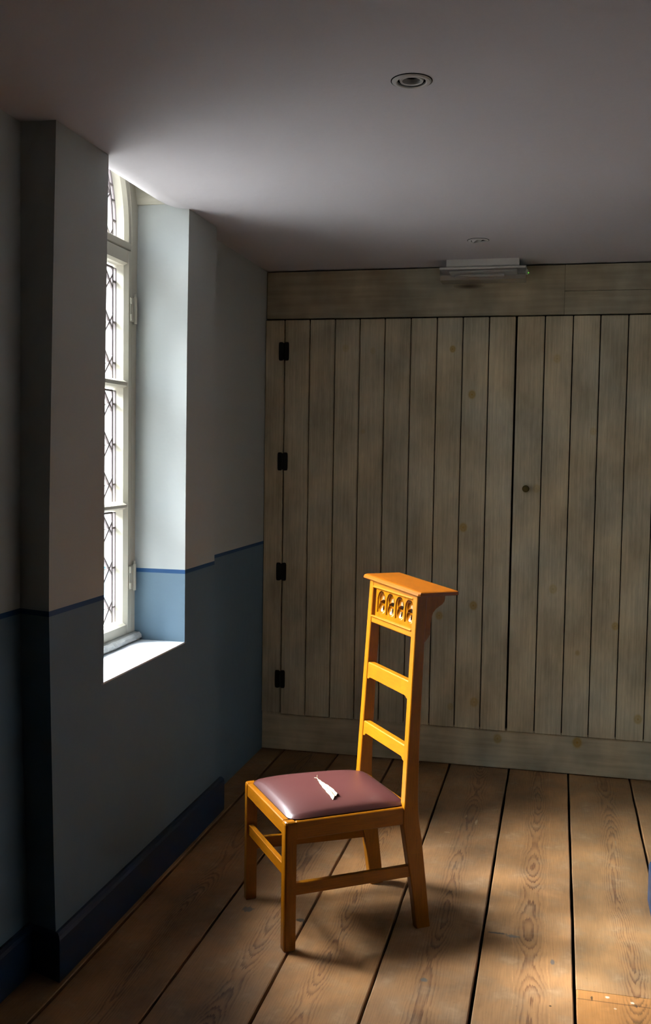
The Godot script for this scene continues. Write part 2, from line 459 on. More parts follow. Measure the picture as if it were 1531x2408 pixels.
func walls():
	var wl := setting("wall_left", "window wall painted pale grey-green above and slate blue below a blue stripe", "wall")
	var b := MB.new()
	b.loft(band(near_piece, [-0.1, 0.0, 0.145, 0.4, 0.64, 0.8, STRIPE_LO]))
	b.loft(band(far_piece, [-0.1, 0.0, 0.146, 0.4, 0.59, 0.8, STRIPE_LO]))
	b.loft(band(under_piece, [-0.1, 0.4, SILL - 0.006]))
	part("lower_paint", b, M.lower, wl)
	b = MB.new()
	b.loft(band(near_piece, [STRIPE_LO, STRIPE_HI])); b.loft(band(far_piece, [STRIPE_LO, STRIPE_HI]))
	part("painted_stripe", b, M.stripe, wl)
	b = MB.new()
	b.loft(band(near_piece, [STRIPE_HI, 1.42, 1.8, 2.03, 2.17, 2.4, CEIL + 0.13]))
	b.loft(band(far_piece, [STRIPE_HI, 1.4, 1.9, 2.03, 2.3, CEIL + 0.13]))
	part("upper_paint", b, M.upper, wl)
	# masonry over the window head, behind the raised ceiling
	b = MB.new()
	b.box(Vector3(-0.45, 2.79, 1.2), Vector3(-0.2, 3.0, 2.3))
	part("lintel", b, M.cream, wl)
	# arched soffit over the two reveals
	b = MB.new()
	for s in [0, 1]:
		var rows := []
		for k in 7:
			var t := k / 6.0
			var hh := lerpf(2.562, 2.70, t)
			var ins := maxf(0.0, arch_inset(hh))
			var edge: float = bow(hh, FAR) if s == 0 else bow(hh, NEAR)
			var sg := 1.0 if s == 0 else -1.0
			# at the window the soffit follows the arch, towards the room it dies into the reveal
			rows.append([Vector3(-0.29, hh, edge + sg * ins), Vector3(-0.215, hh, edge + sg * ins), Vector3(-0.09, hh, edge + sg * 0.001), Vector3(-0.09, hh, edge - sg * 0.03), Vector3(-0.29, hh, edge - sg * 0.03)])
		b.loft(rows)
	part("arch_soffit", b, M.cream, wl)

	var cw := CSGCombiner3D.new(); cw.name = "ceiling"
	cw.set_meta("kind", "structure"); cw.set_meta("label", "plain off-white plaster ceiling lit from the window"); cw.set_meta("category", "ceiling")
	var cb := CSGBox3D.new(); cb.name = "slab"; cb.size = Vector3(6.3, 0.12, FRONT_Z + 0.8); cb.position = Vector3(3.15, CEIL + 0.06, (FRONT_Z - 0.6) / 2); cb.material = M.ceiling
	cw.add_child(cb)
	for e in [[-0.06, -0.7, 1.0654], [-0.06, 2.35, FRONT_Z + 0.1]]:
		var sb := CSGBox3D.new(); sb.name = "strip"; sb.size = Vector3(0.13, 0.12, e[2] - e[1]); sb.position = Vector3(e[0], CEIL + 0.06, (e[1] + e[2]) / 2); sb.material = M.ceiling
		cw.add_child(sb, true)
	# the ceiling rises over the window recess to the head of the arch
	var cp := CSGPolygon3D.new(); cp.name = "raised_recess"; cp.material = M.ceiling
	var prof_c := PackedVector2Array([Vector2(0.03, CEIL), Vector2(0.03, CEIL + 0.12), Vector2(-0.46, CEIL + 0.42), Vector2(-0.46, 2.80)])
	for k in 25:
		var t := 1.0 - k / 24.0
		prof_c.append(Vector2(-0.30 * t, CEIL + 0.2025 * pow(t, 2.0)))
	cp.polygon = prof_c
	cp.depth = 1.0; cp.position = Vector3(0, 0, 2.23)
	cw.add_child(cp)
	for c in [[1.044, 2.521, 0.040], [1.062, 0.597, 0.036]]:
		var cy := CSGCylinder3D.new(); cy.name = "lamp_hole"; cy.operation = CSGShape3D.OPERATION_SUBTRACTION
		cy.radius = c[2]; cy.height = 0.16; cy.sides = 40; cy.position = Vector3(c[0], CEIL, c[1]); cy.material = M.dark
		cw.add_child(cy, true)
	add_child(cw)

	var wr := setting("wall_right", "right-hand wall pier just outside the frame, painted grey-green and blue", "wall")
	for e in [["lower_paint", -0.1, 0.5, M.lower], ["painted_stripe", 0.5, 0.516, M.stripe], ["upper_paint", 0.516, CEIL + 0.05, mat(Color(0.86, 0.87, 0.86), 0.8, 0.3)]]:
		b = MB.new()
		b.box(Vector3(1.815, e[1], 1.40), Vector3(2.05, e[2], 1.56))
		b.box(Vector3(2.05, e[1], 1.40), Vector3(3.2, e[2], 1.56))
		b.box(Vector3(3.0, e[1], 1.56), Vector3(3.2, e[2], FRONT_Z))
		part(e[0], b, e[3], wr)
	var wa := setting("wall_alcove", "grey-green wall of the alcove right of the closet, outside the frame", "wall")
	b = MB.new(); b.box(Vector3(2.20, -0.1, -0.6), Vector3(2.4, CEIL + 0.05, 1.40))
	part("plaster", b, M.upper, wa)
	var wf := setting("wall_front", "plain wall behind the viewer", "wall")
	b = MB.new(); b.box(Vector3(-0.45, -0.1, FRONT_Z), Vector3(6.2, CEIL + 0.1, FRONT_Z + 0.2))
	part("plaster", b, M.upper, wf)
	var wb := setting("wall_back", "dark wall behind the closet doors", "wall")
	b = MB.new(); b.box(Vector3(-0.45, -0.1, -0.7), Vector3(2.9, CEIL + 0.1, -0.6))
	part("plaster", b, M.dark, wb)

	# skirting
	var sk := setting("baseboard_left", "dark blue painted skirting board under the window", "skirting board")
	var prof := func(x: float, y: float): return Vector2(x, y)
	var z_end := 0.925
	b = MB.new(Vector3(0, 0, 1))
	var pr := [Vector2(0, 0), Vector2(0.0225, 0), Vector2(0.0225, 0.128), Vector2(0.019, 0.139), Vector2(0.010, 0.146), Vector2(0, 0.146)]
	var r0 := []; var r1 := []
	for p in pr:
		r0.append(Vector3(p.x, p.y, z_end)); r1.append(Vector3(p.x, p.y, 2.4145 + p.x))
	b.loft([r0, r1])
	part("skirting_run", b, M.skirting, sk)
	b = MB.new(Vector3(1, 0, 0))
	r0 = []; r1 = []
	for p in pr:
		r0.append(Vector3(-0.1105 + p.x, p.y, 2.372 + p.x)); r1.append(Vector3(p.x, p.y, 2.4145 + p.x))
	b.loft([r0, r1])
	part("skirting_return", b, M.skirting, sk)
	b = MB.new(Vector3(0, 0, 1))
	r0 = []; r1 = []
	for p in pr:
		r0.append(Vector3(-0.1105 + p.x, p.y, 2.372 + p.x)); r1.append(Vector3(-0.1105 + p.x, p.y, FRONT_Z))
	b.loft([r0, r1])
	part("skirting_run", b, M.skirting, sk)
	var sr := setting("baseboard_right", "blue painted skirting board end at the right edge of the floor", "skirting board")
	b = MB.new(Vector3(0, 0, 1))
	r0 = []; r1 = []
	for p in pr:
		r0.append(Vector3(1.815 - p.x, p.y, 1.385)); r1.append(Vector3(1.815 - p.x, p.y, 1.575))
	b.loft([r0, r1])
	part("skirting_run", b, mat(Color(0.12, 0.22, 0.34), 0.45, 0.5), sr)

func floor_boards():
	var f := setting("floor", "wide worn brown pine floorboards with dark gaps", "floor")
	var b := MB.new()
	b.box(Vector3(-0.45, -0.12, -0.7), Vector3(6.2, -0.03, FRONT_Z + 0.1))
	part("joists", b, M.dark, f)
	var rng := RandomNumberGenerator.new(); rng.seed = 4
	for i in BOARDS.size():
		var x0: float = BOARDS[i]; var x1: float = BOARDS[i + 1] if i + 1 < BOARDS.size() else 6.1
		var cuts := [[-0.6, FRONT_Z]]
		if i == 6: cuts = [[-0.6, 2.0735], [2.0755, FRONT_Z]]
		for c in cuts:
			b = MB.new(Vector3(0, 0, 1))
			var n := int((c[1] - c[0]) / 0.11)
			var rows := []
			var drop := rng.randf_range(-0.0015, 0.0)
			var gl := 0.0048 if i != 6 else 0.0046
			for k in n + 1:
				var z: float = lerpf(c[0], c[1], float(k) / n)
				var a := x0 + gl + rng.randf_range(-0.0011, 0.0011)
				var e := x1 - gl + rng.randf_range(-0.0011, 0.0011)
				rows.append([Vector3(a, -0.028, z), Vector3(e, -0.028, z), Vector3(e, -0.0025 + drop, z), Vector3(e - 0.003, drop, z), Vector3(a + 0.003, drop, z), Vector3(a, -0.0025 + drop, z)])
			b.uv_scale = 1.0
			b.loft(rows)
			var o := part("floorboard", b, M.floor, f)
			fix_uv(o, func(p: Vector3, _n: Vector3): return Vector2((p.x + 0.26) / 2.48, p.z / 2.79))

# rewrites a mesh's texture coordinates from its own positions
func fix_uv(o: MeshInstance3D, how: Callable):
	var arr := o.mesh.surface_get_arrays(0)
	var v: PackedVector3Array = arr[Mesh.ARRAY_VERTEX]; var nn: PackedVector3Array = arr[Mesh.ARRAY_NORMAL]
	var uv := PackedVector2Array(); uv.resize(v.size())
	for i in v.size(): uv[i] = how.call(v[i], nn[i])
	arr[Mesh.ARRAY_TEX_UV] = uv
	var am := ArrayMesh.new()
	am.add_surface_from_arrays(Mesh.PRIMITIVE_TRIANGLES, arr)
	am.surface_set_material(0, o.mesh.surface_get_material(0))
	o.mesh = am

func closet_board(called: String, lo: Vector3, hi: Vector3, parent: Node, r := 0.003):
	var b := MB.new()
	b.box(lo, hi, r)
	var o := part(called, b, M.closet, parent)
	fix_uv(o, func(p: Vector3, _n: Vector3): return Vector2((p.x + 0.1) / 2.1, p.y / 2.56))
	return o

func closet():
	var edges := [0.0216, 0.1564, 0.2908, 0.4212, 0.5519, 0.6854, 0.8185, 0.9485, 1.0791, 1.2136]
	var top := 2.284; var bot := 0.1985
	var zf := 0.014
	var kick := setting("baseboard_back", "limewashed wooden kick board below the closet doors", "kick board")
	closet_board("kick_board", Vector3(-0.082, 0.003, -0.03), Vector3(2.19, 0.205, 0.0), kick, 0.002)
	var hd := setting("trim_1", "limewashed header boards above the closet doors", "header board")
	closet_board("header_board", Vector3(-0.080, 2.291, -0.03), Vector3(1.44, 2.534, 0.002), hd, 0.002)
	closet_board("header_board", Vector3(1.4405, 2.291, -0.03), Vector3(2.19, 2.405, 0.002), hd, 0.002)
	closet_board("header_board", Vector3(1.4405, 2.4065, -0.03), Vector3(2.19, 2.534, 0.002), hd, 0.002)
	var stile := setting("trim_2", "narrow limewashed stile at the left of the closet", "stile")
	closet_board("stile", Vector3(-0.0815, 0.207, -0.03), Vector3(0.0185, top, zf), stile)
	var bk := setting("trim_3", "dark closet interior behind the door gaps", "closet lining")
	var b := MB.new(); b.box(Vector3(-0.083, 0.0, -0.06), Vector3(2.19, CEIL, -0.031))
	part("lining", b, M.dark, bk)
	var d1 := setting("door_1", "left closet door of nine limewashed vertical planks with black hinges", "door")
	for i in 9:
		closet_board("plank", Vector3(edges[i] + (0.003 if i == 0 else 0.0024), bot, -0.008), Vector3(edges[i + 1] - (0.006 if i == 8 else 0.0024), top, zf), d1, 0.0028)
	b = MB.new(); b.box(Vector3(0.03, bot + 0.002, -0.028), Vector3(1.205, top - 0.002, -0.009)); part("backing", b, M.dark, d1)
	# black butterfly hinges
	for y in [2.122, 1.547, 0.964, 0.388]:
		var h := Node3D.new(); h.name = "hinge"
		h.position = Vector3(0.019, y, zf); 
		if d1.has_node("hinge"): h.name = "hinge_%03d" % (d1.get_child_count())
		d1.add_child(h, true)
		for s in [-1.0, 1.0]:
			b = MB.new()
			var pl := []
			for k in 16:
				var an := TAU * k / 16
				pl.append(Vector2(s * 0.015 + 0.0125 * signf(cos(an)) * pow(absf(cos(an)), 0.35), 0.048 * signf(sin(an)) * pow(absf(sin(an)), 0.35)))
			b.prism(pl, 0.0, 0.0035)
			part("leaf", b, M.iron, h)
		b = MB.new(); b.rod(Vector3(0, -0.043, 0.003), Vector3(0, 0.043, 0.003), 0.0045, 12); part("knuckle", b, M.iron, h)
	var d2 := setting("door_2", "right closet door of limewashed vertical planks with a small round knob", "door")
	var e2 := [1.2136, 1.3515, 1.4857, 1.6152, 1.7462, 1.8800, 2.0130, 2.1460]
	for i in 7:
		closet_board("plank", Vector3(e2[i] + (0.004 if i == 0 else 0.0024), bot, -0.008), Vector3(e2[i + 1] - 0.0024, top, zf), d2, 0.0028)
	b = MB.new(); b.box(Vector3(1.225, bot + 0.002, -0.028), Vector3(2.14, top - 0.002, -0.009)); part("backing", b, M.dark, d2)
	b = MB.new()
	b.xf = Transform3D(Basis(Vector3(1, 0, 0), PI / 2), Vector3(1.279, 1.433, zf))
	b.lathe([Vector2(0.0, 0.0), Vector2(0.0135, 0.0), Vector2(0.0135, 0.003), Vector2(0.007, 0.006), Vector2(0.0065, 0.014), Vector2(0.013, 0.018), Vector2(0.0175, 0.024), Vector2(0.0175, 0.029), Vector2(0.012, 0.034), Vector2(0.009, 0.0335), Vector2(0.0, 0.0355)], 32)
	part("knob", b, M.brass, d2)
	var st2 := setting("trim_4", "limewashed stile right of the closet doors, outside the frame", "stile")
	closet_board("stile", Vector3(2.151, 0.207, -0.03), Vector3(2.189, top, zf), st2)

# how far the pointed arch has come in at height h
func arch_inset(h: float) -> float:
	if h < 2.45: return 0.0
	var r := 0.57
	return r - sqrt(maxf(0.0, r * r - (h - 2.45) * (h - 2.45)))

func window():
	var w := setting("window_1", "tall white window of leaded glass with an arched head", "window")
	var za := 1.3675; var zb := 2.0925; var zc := 1.73
	var b := MB.new()
	# sill slab
	b.box(Vector3(-0.44, SILL - 0.006, za - 0.02), Vector3(0.0, SILL, zb + 0.02))
	part("sill", b, M.sill, w)
	# fixed frame jambs with the arched head
	for s in [0, 1]:
		b = MB.new()
		var rings := []
		for y in [SILL, 1.4, 2.0, 2.40, 2.45, 2.50, 2.55, 2.60, 2.65, 2.70]:
			var i := arch_inset(y)
			var o := za - 0.01 if s == 0 else zb + 0.01
			var sg := 1.0 if s == 0 else -1.0
			var inn := o + sg * (0.05 + i)
			rings.append([Vector3(-0.30, y, o - sg * 0.05), Vector3(WIN_X, y, o - sg * 0.05), Vector3(WIN_X, y, inn - sg * 0.004), Vector3(WIN_X - 0.004, y, inn), Vector3(-0.30, y, inn)])
		b.loft(rings)
		part("jamb", b, M.cream, w)
	# fanlight bar
	b = MB.new(Vector3(0, 0, 1)); b.box(Vector3(-0.295, 2.372, za + 0.04), Vector3(WIN_X - 0.001, 2.402, zb - 0.04), 0.003)
	part("transom", b, M.cream, w)
	# fanlight sash following the arch
	for s in [0, 1]:
		b = MB.new()
		var rings := []
		for y in [2.402, 2.45, 2.48, 2.51, 2.54, 2.57, 2.60, 2.63, 2.66, 2.69]:
			var i := arch_inset(y)
			var o := za if s == 0 else zb
			var sg := 1.0 if s == 0 else -1.0
			var p := o + sg * (0.039 + i); var q := o + sg * (0.072 + i * 1.25)
			rings.append([Vector3(-0.285, y, p), Vector3(WIN_X - 0.003, y, p), Vector3(WIN_X - 0.003, y, q - sg * 0.012), Vector3(WIN_X - 0.018, y, q), Vector3(-0.285, y, q)])
		b.loft(rings)
		part("fanlight_stile", b, M.cream, w)
	# casement
	var cz0 := za + 0.0425; var cz1 := zb - 0.0425
	for s in [0, 1]:
		b = MB.new()
		var o := cz0 if s == 0 else cz1
		var sg := 1.0 if s == 0 else -1.0
		var rings := []
		for y in [0.868, 2.3675]:
			rings.append([Vector3(-0.285, y, o), Vector3(WIN_X + 0.001, y, o), Vector3(WIN_X + 0.001, y, o + sg * 0.026), Vector3(WIN_X - 0.016, y, o + sg * 0.037), Vector3(-0.285, y, o + sg * 0.037)])
		b.loft(rings)
		part("casement_stile", b, M.cream, w)
	for e in [[0.868, 0.912, 0], [1.362, 1.389, 1], [1.838, 1.868, 1], [2.311, 2.3675, 2]]:
		b = MB.new(Vector3(0, 0, 1))
		var rings := []
		for z in [cz0 + 0.034, cz1 - 0.034]:
			var lo: float = e[0]; var hi: float = e[1]
			var cl := 0.008 if e[2] > 0 else 0.0
			var ch := 0.008 if e[2] < 2 else 0.0
			rings.append([Vector3(-0.285, lo, z), Vector3(-0.285, hi, z), Vector3(WIN_X - 0.014, hi, z), Vector3(WIN_X - 0.0005, hi - ch, z), Vector3(WIN_X - 0.0005, lo + cl, z), Vector3(WIN_X - 0.014, lo, z)])
		b.loft(rings)
		part("glazing_rail", b, M.cream, w)
	# leaded lights
	var gx := -0.268
	var hw := 0.0767; var hh := 0.0785
	for L in [[0.912, 1.362, 1.1325], [1.389, 1.838, 1.6175], [1.868, 2.311, 2.0905], [2.402, 2.70, 2.575]]:
		var arch: bool = L[0] > 2.35
		var lt := Node3D.new(); lt.name = "leaded_light"
		if w.has_node("leaded_light"): lt.name = "leaded_light_%03d" % w.get_child_count()
		w.add_child(lt, true)
		var outer := PackedVector2Array(); var inner := PackedVector2Array(); var edge := PackedVector2Array()
		if arch:
			for s in [0, 1]:
				var ys := [L[0], 2.45, 2.49, 2.53, 2.57, 2.61, 2.65, 2.70]
				if s == 1: ys.reverse()
				for y in ys:
					var i := arch_inset(y) * 1.3
					edge.append(Vector2((za + 0.065 + i) if s == 0 else (zb - 0.065 - i), y))
					outer.append(Vector2((za + 0.078 + i) if s == 0 else (zb - 0.078 - i), y))
					inner.append(Vector2((za + 0.107 + i) if s == 0 else (zb - 0.107 - i), y))
		else:
			edge = PackedVector2Array([Vector2(cz0 + 0.030, L[0] - 0.004), Vector2(cz1 - 0.030, L[0] - 0.004), Vector2(cz1 - 0.030, L[1] + 0.004), Vector2(cz0 + 0.030, L[1] + 0.004)])
			outer = PackedVector2Array([Vector2(1.447, L[0] + 0.003), Vector2(2.013, L[0] + 0.003), Vector2(2.013, L[1] - 0.012), Vector2(1.447, L[1] - 0.012)])
			inner = PackedVector2Array([Vector2(1.473, L[0] + 0.003), Vector2(1.987, L[0] + 0.003), Vector2(1.987, L[1] - 0.012), Vector2(1.473, L[1] - 0.012)])
		# panes: the lozenges clipped to the inner field, then the strips down both sides
		for i in range(-4, 5):
			for j in range(-4, 5):
				if posmod(i + j, 2) != 0: continue
				var c := Vector2(zc + i * hw, L[2] + j * hh)
				var dia := PackedVector2Array([c + Vector2(-hw, 0), c + Vector2(0, -hh), c + Vector2(hw, 0), c + Vector2(0, hh)])
				for piece in Geometry2D.intersect_polygons(dia, inner):
					pane(piece, gx, lt)
		for ring in Geometry2D.clip_polygons(outer, inner):
			pane(ring, gx, lt)
		# the band of plain glass outside the border lead
		for s in [0, 1]:
			var strip := PackedVector2Array()
			for k in edge.size():
				if (edge[k].x < zc) == (s == 0): strip.append(edge[k])
			var back := PackedVector2Array()
			for k in outer.size():
				if (outer[k].x < zc) == (s == 0): back.append(outer[k])
			back.reverse(); strip.append_array(back)
			pane(strip, gx, lt)
		# lead along the lozenge lines, clipped to the field
		for s in [-1.0, 1.0]:
			for k in range(-8, 9):
				if posmod(k, 2) == 0: continue
				var line := PackedVector2Array()
				for t in [-6.0, 6.0]:
					line.append(Vector2(zc + t * hw, L[2] + (k - s * t) * hh))
				for seg in Geometry2D.intersect_polyline_with_polygon(line, inner):
					came(seg[0], seg[seg.size() - 1], gx, lt, 0.0036)
		for border in [[outer, 0.0014], [inner, 0.0038]]:
			var pl: PackedVector2Array = border[0]
			for k in pl.size():
				var p := pl[k]; var q := pl[(k + 1) % pl.size()]
				if arch and absf(p.y - q.y) < 0.001: continue
				if not arch and absf(p.y - q.y) < 0.001 and p.y < L[0] + 0.01: continue
				came(p, q, gx, lt, border[1])
		# short leads across the side strips and the iron saddle bars outside them
		var ties := [L[2] - 0.157, L[2], L[2] + 0.157]
		if arch: ties = [2.48, 2.555, 2.61]
		for y in ties:
			var i := arch_inset(y) * 1.3 if arch else 0.0
			for s in [-1.0, 1.0]:
				came(Vector2(zc + s * ((0.285 if arch else 0.283) - i), y), Vector2(zc + s * ((0.256 if arch else 0.257) - i), y), gx, lt, 0.004)
			if not arch:
				b = MB.new(); b.rod(Vector3(gx - 0.014, y - 0.004, cz0 + 0.03), Vector3(gx - 0.014, y - 0.004, cz1 - 0.03), 0.003, 8)
				part("saddle_bar", b, M.lead, lt)
	# painted casement hinges
	for y in [2.147, 1.092]:
		var h := Node3D.new(); h.name = "hinge"
		if w.has_node("hinge"): h.name = "hinge_001"
		h.position = Vector3(WIN_X, y, za + 0.041)
		w.add_child(h, true)
		b = MB.new(); b.rod(Vector3(0.008, -0.056, -0.018), Vector3(0.008, 0.050, -0.018), 0.0075, 14); b.rod(Vector3(0.008, 0.050, -0.018), Vector3(0.008, 0.062, -0.018), 0.0045, 12); part("knuckle", b, M.cream, h)
		b = MB.new(); b.box(Vector3(0.001, -0.05, -0.012), Vector3(0.005, 0.046, 0.022), 0.002)
		for k in [-0.034, 0.030]: b.box(Vector3(0.003, k - 0.014, 0.010), Vector3(0.010, k + 0.014, 0.023), 0.004)
		part("leaf", b, M.cream, h)
		b = MB.new(); b.box(Vector3(0.001, -0.05, -0.038), Vector3(0.004, 0.046, -0.026), 0.001); part("leaf", b, M.cream, h)
	# rough weather bar at the foot
	b = MB.new(Vector3(0, 0, 1))
	var n := FastNoiseLite.new(); n.seed = 2; n.frequency = 30.0; n.fractal_octaves = 4
	var rows := []
	for k in 61:
		var z := lerpf(za + 0.001, zb - 0.001, k / 60.0)
		var r := []
		for p in [Vector2(WIN_X - 0.01, SILL + 0.001), Vector2(WIN_X + 0.022, SILL + 0.002), Vector2(WIN_X + 0.030, SILL + 0.010), Vector2(WIN_X + 0.029, SILL + 0.022), Vector2(WIN_X + 0.020, SILL + 0.031), Vector2(WIN_X - 0.01, SILL + 0.033)]:
			r.append(Vector3(p.x + 0.007 * n.get_noise_3d(p.x * 3, p.y * 3, z), p.y + 0.003 * n.get_noise_3d(p.x * 3 + 9, p.y * 3, z) * (0.0 if p.y < SILL + 0.003 else 1.0), z))
		rows.append(r)
	b.loft(rows)
	part("weather_bar", b, mat(Color(0.74, 0.75, 0.74), 0.8, 0.3), w)

func pane(poly: PackedVector2Array, x: float, parent: Node):
	if poly.size() < 3: return
	if Geometry2D.triangulate_polygon(poly).is_empty(): return
	var b := MB.new()
	var r0 := []; var r1 := []
	for p in poly:
		r0.append(Vector3(x - 0.001, p.y, p.x)); r1.append(Vector3(x + 0.001, p.y, p.x))
	b.loft([r0, r1])
	part("pane", b, M.glass, parent)

func came(p: Vector2, q: Vector2, x: float, parent: Node, half: float):
	if p.distance_to(q) < 0.004: return
	var b := MB.new()
	var d := (q - p).normalized(); var s := Vector2(-d.y, d.x) * half
	var r0 := []; var r1 := []
	for e in [[-1.0, -0.004], [-0.5, -0.006], [0.5, -0.006], [1.0, -0.004], [1.0, 0.004], [0.5, 0.006], [-0.5, 0.006], [-1.0, 0.004]]:
		var a: Vector2 = p + s * e[0]; var c: Vector2 = q + s * e[0]
		r0.append(Vector3(x + e[1], a.y, a.x)); r1.append(Vector3(x + e[1], c.y, c.x))
	b.loft([r0, r1])
	part("lead_came", b, M.lead, parent)

# ---------- the chair: local x to the back (d), y up, w towards the far side = -z ----------
const CO := Vector2(0.25, 0.215)
func dl(d: float, h: float, w: float) -> Vector3:
	return Vector3(d - CO.x, h, -(w - CO.y))

func chair():
	var at := Vector3(0.6305, 0, 2.0906) + Vector3(0.8168, 0, -0.5769) * CO.x + Vector3(-0.5769, 0, -0.8168) * CO.y
	var c := thing("prayer_chair", "honey-coloured oak prayer chair with tall ladder back and brown leather seat", "chair", at, deg_to_rad(35.23))
	var uo := 0
	var wood := func(g: Vector3) -> MB:
		return MB.new(g, Vector2(0.131 * (c.get_child_count() * 7 % 11), 0.37 * (c.get_child_count() % 5)), 1.0)
	var oakuv := func(o: MeshInstance3D, k: Vector2):
		var arr := o.mesh.surface_get_arrays(0)
		var uv: PackedVector2Array = arr[Mesh.ARRAY_TEX_UV]
		for i in uv.size(): uv[i] = Vector2(uv[i].x * k.x, uv[i].y * k.y)
		arr[Mesh.ARRAY_TEX_UV] = uv
		var am := ArrayMesh.new(); am.add_surface_from_arrays(Mesh.PRIMITIVE_TRIANGLES, arr); am.surface_set_material(0, o.mesh.surface_get_material(0)); o.mesh = am
	var add := func(called: String, b: MB, m: Material):
		var o := part(called, b, m, c)
		if m == M.oak: oakuv.call(o, Vector2(4.0, 2.0))
		return o
	var b: MB
	# front legs, outer corner well rounded
	for s in [0, 1]:
		b = wood.call(Vector3(0, 1, 0))
		var w0 := 0.0 if s == 0 else 0.433
		var sg := 1.0 if s == 0 else -1.0
		var rings := []
		for e in [[0.0, 0.003], [0.004, 0.0], [0.414, 0.0], [0.421, 0.002], [0.424, 0.006]]:
			var i: float = e[1]
			var r := []
			for q in [Vector2(0.010, 0.0), Vector2(0.031, 0.0), Vector2(0.031, 0.032), Vector2(-0.008, 0.032), Vector2(-0.008, 0.010), Vector2(-0.0060, 0.0045), Vector2(-0.001, 0.001)]:
				var dd: float = clampf(q.x, -0.008 + i, 0.031 - i); var ww: float = clampf(q.y, i, 0.032 - i)
				if q.x < 0.009 and q.y < 0.03: 
					dd = q.x + i * 0.7; ww = q.y + i * 0.7
				r.append(dl(dd, e[0], w0 + sg * ww))
			rings.append(r)
		b.loft(rings)
		add.call("leg", b, M.oak)
	# back posts, bent at the seat, running on down as the rear legs
	for s in [0, 1]:
		b = wood.call(Vector3(0, 1, 0))
		var rings := []
		for e in [[0.0, 0.4680, 0.5195], [0.10, 0.4540, 0.5070], [0.20, 0.4375, 0.4945], [0.30, 0.4200, 0.4815], [0.36, 0.4100, 0.4715], [0.40, 0.4095, 0.4665], [0.44, 0.4135, 0.4645], [0.50, 0.4160, 0.4640], [0.60, 0.4205, 0.4640], [0.80, 0.4295, 0.4690], [1.0, 0.4385, 0.4765], [1.142, 0.4450, 0.4830]]:
			var h: float = e[0]
			var w0: float; var w1: float
			if s == 0:
				w0 = 0.0; w1 = 0.031
			else:
				w1 = lerpf(0.4005, 0.3760, clampf((h - 0.43) / 0.71, 0, 1)); w0 = w1 - 0.031
			var r := 0.0025
			rings.append([dl(e[1] + r, h, w0), dl(e[2] - r, h, w0), dl(e[2], h, w0 + r), dl(e[2], h, w1 - r), dl(e[2] - r, h, w1), dl(e[1] + r, h, w1), dl(e[1], h, w1 - r), dl(e[1], h, w0 + r)])
		b.loft(rings)
		add.call("back_post", b, M.oak)
	var bar := func(called: String, p: Vector3, q: Vector3, g: Vector3, r := 0.003):
		b = wood.call(g)
		var A := dl(p.x, p.y, p.z); var B := dl(q.x, q.y, q.z)
		b.box(Vector3(minf(A.x, B.x), A.y, minf(A.z, B.z)), Vector3(maxf(A.x, B.x), B.y, maxf(A.z, B.z)), r)
		return add.call(called, b, M.oak)
	# seat rails and stretchers (d, h, w)
	bar.call("seat_rail", Vector3(-0.006, 0.376, 0.030), Vector3(0.016, 0.4235, 0.403), Vector3(0, 0, 1))
	bar.call("seat_rail", Vector3(0.030, 0.3635, 0.004), Vector3(0.412, 0.4225, 0.026), Vector3(1, 0, 0))
	bar.call("seat_rail", Vector3(0.425, 0.3635, 0.028), Vector3(0.447, 0.4225, 0.380), Vector3(0, 0, 1))
	b = wood.call(Vector3(1, 0, 0))
	b.loft([[dl(0.030, 0.3635, 0.430), dl(0.030, 0.4225, 0.430), dl(0.030, 0.4225, 0.408), dl(0.030, 0.3635, 0.408)], [dl(0.412, 0.3635, 0.398), dl(0.412, 0.4225, 0.398), dl(0.412, 0.4225, 0.376), dl(0.412, 0.3635, 0.376)]])
	add.call("seat_rail", b, M.oak)
	bar.call("stretcher", Vector3(0.000, 0.2370, 0.030), Vector3(0.018, 0.2745, 0.403), Vector3(0, 0, 1), 0.002)
	bar.call("stretcher", Vector3(0.030, 0.1800, 0.006), Vector3(0.446, 0.2200, 0.024), Vector3(1, 0, 0), 0.002)
	b = wood.call(Vector3(1, 0, 0))
	b.loft([[dl(0.030, 0.180, 0.427), dl(0.030, 0.220, 0.427), dl(0.030, 0.220, 0.409), dl(0.030, 0.180, 0.409)], [dl(0.446, 0.180, 0.394), dl(0.446, 0.220, 0.394), dl(0.446, 0.220, 0.376), dl(0.446, 0.180, 0.376)]])
	add.call("stretcher", b, M.oak)
	# ladder slats with shouldered lower edges; the lean of the posts is carried by shifting d with height
	for e in [[0.7800, 0.7870, 0.8400, 0.003], [0.5700, 0.5800, 0.6230, 0.003]]:
		b = wood.call(Vector3(0, 0, 1))
		var r0 := []; var r1 := []; var r2 := []
		var wl: float = lerpf(0.3695, 0.345, (e[0] - 0.43) / 0.71) + 0.002
		var wr := 0.029
		var low := [Vector2(wr, e[0]), Vector2(wr + 0.010, e[0] + 0.0005), Vector2(wr + 0.017, e[0] + 0.003), Vector2(wr + 0.022, e[1]), Vector2(wr + 0.030, e[1] + 0.001), Vector2(wl - 0.030, e[1] + 0.001), Vector2(wl - 0.022, e[1]), Vector2(wl - 0.017, e[0] + 0.003), Vector2(wl - 0.010, e[0] + 0.0005), Vector2(wl, e[0]), Vector2(wl, e[2]), Vector2(wr, e[2])]
		for p in low:
			var d: float = 0.4134 + 0.044 * (p.y - 0.428) + e[3]
			r0.append(dl(d, p.y - (0.003 if p.y > e[2] - 0.001 else 0.0), p.x)); r1.append(dl(d + 0.003, p.y, p.x)); r2.append(dl(d + 0.022, p.y, p.x))
		b.loft([r0, r1, r2])
		add.call("slat", b, M.oak)
	# carved panel with its rails, tilted with the posts
	var tilt := Basis(Vector3(0, 0, 1), -atan(0.044))
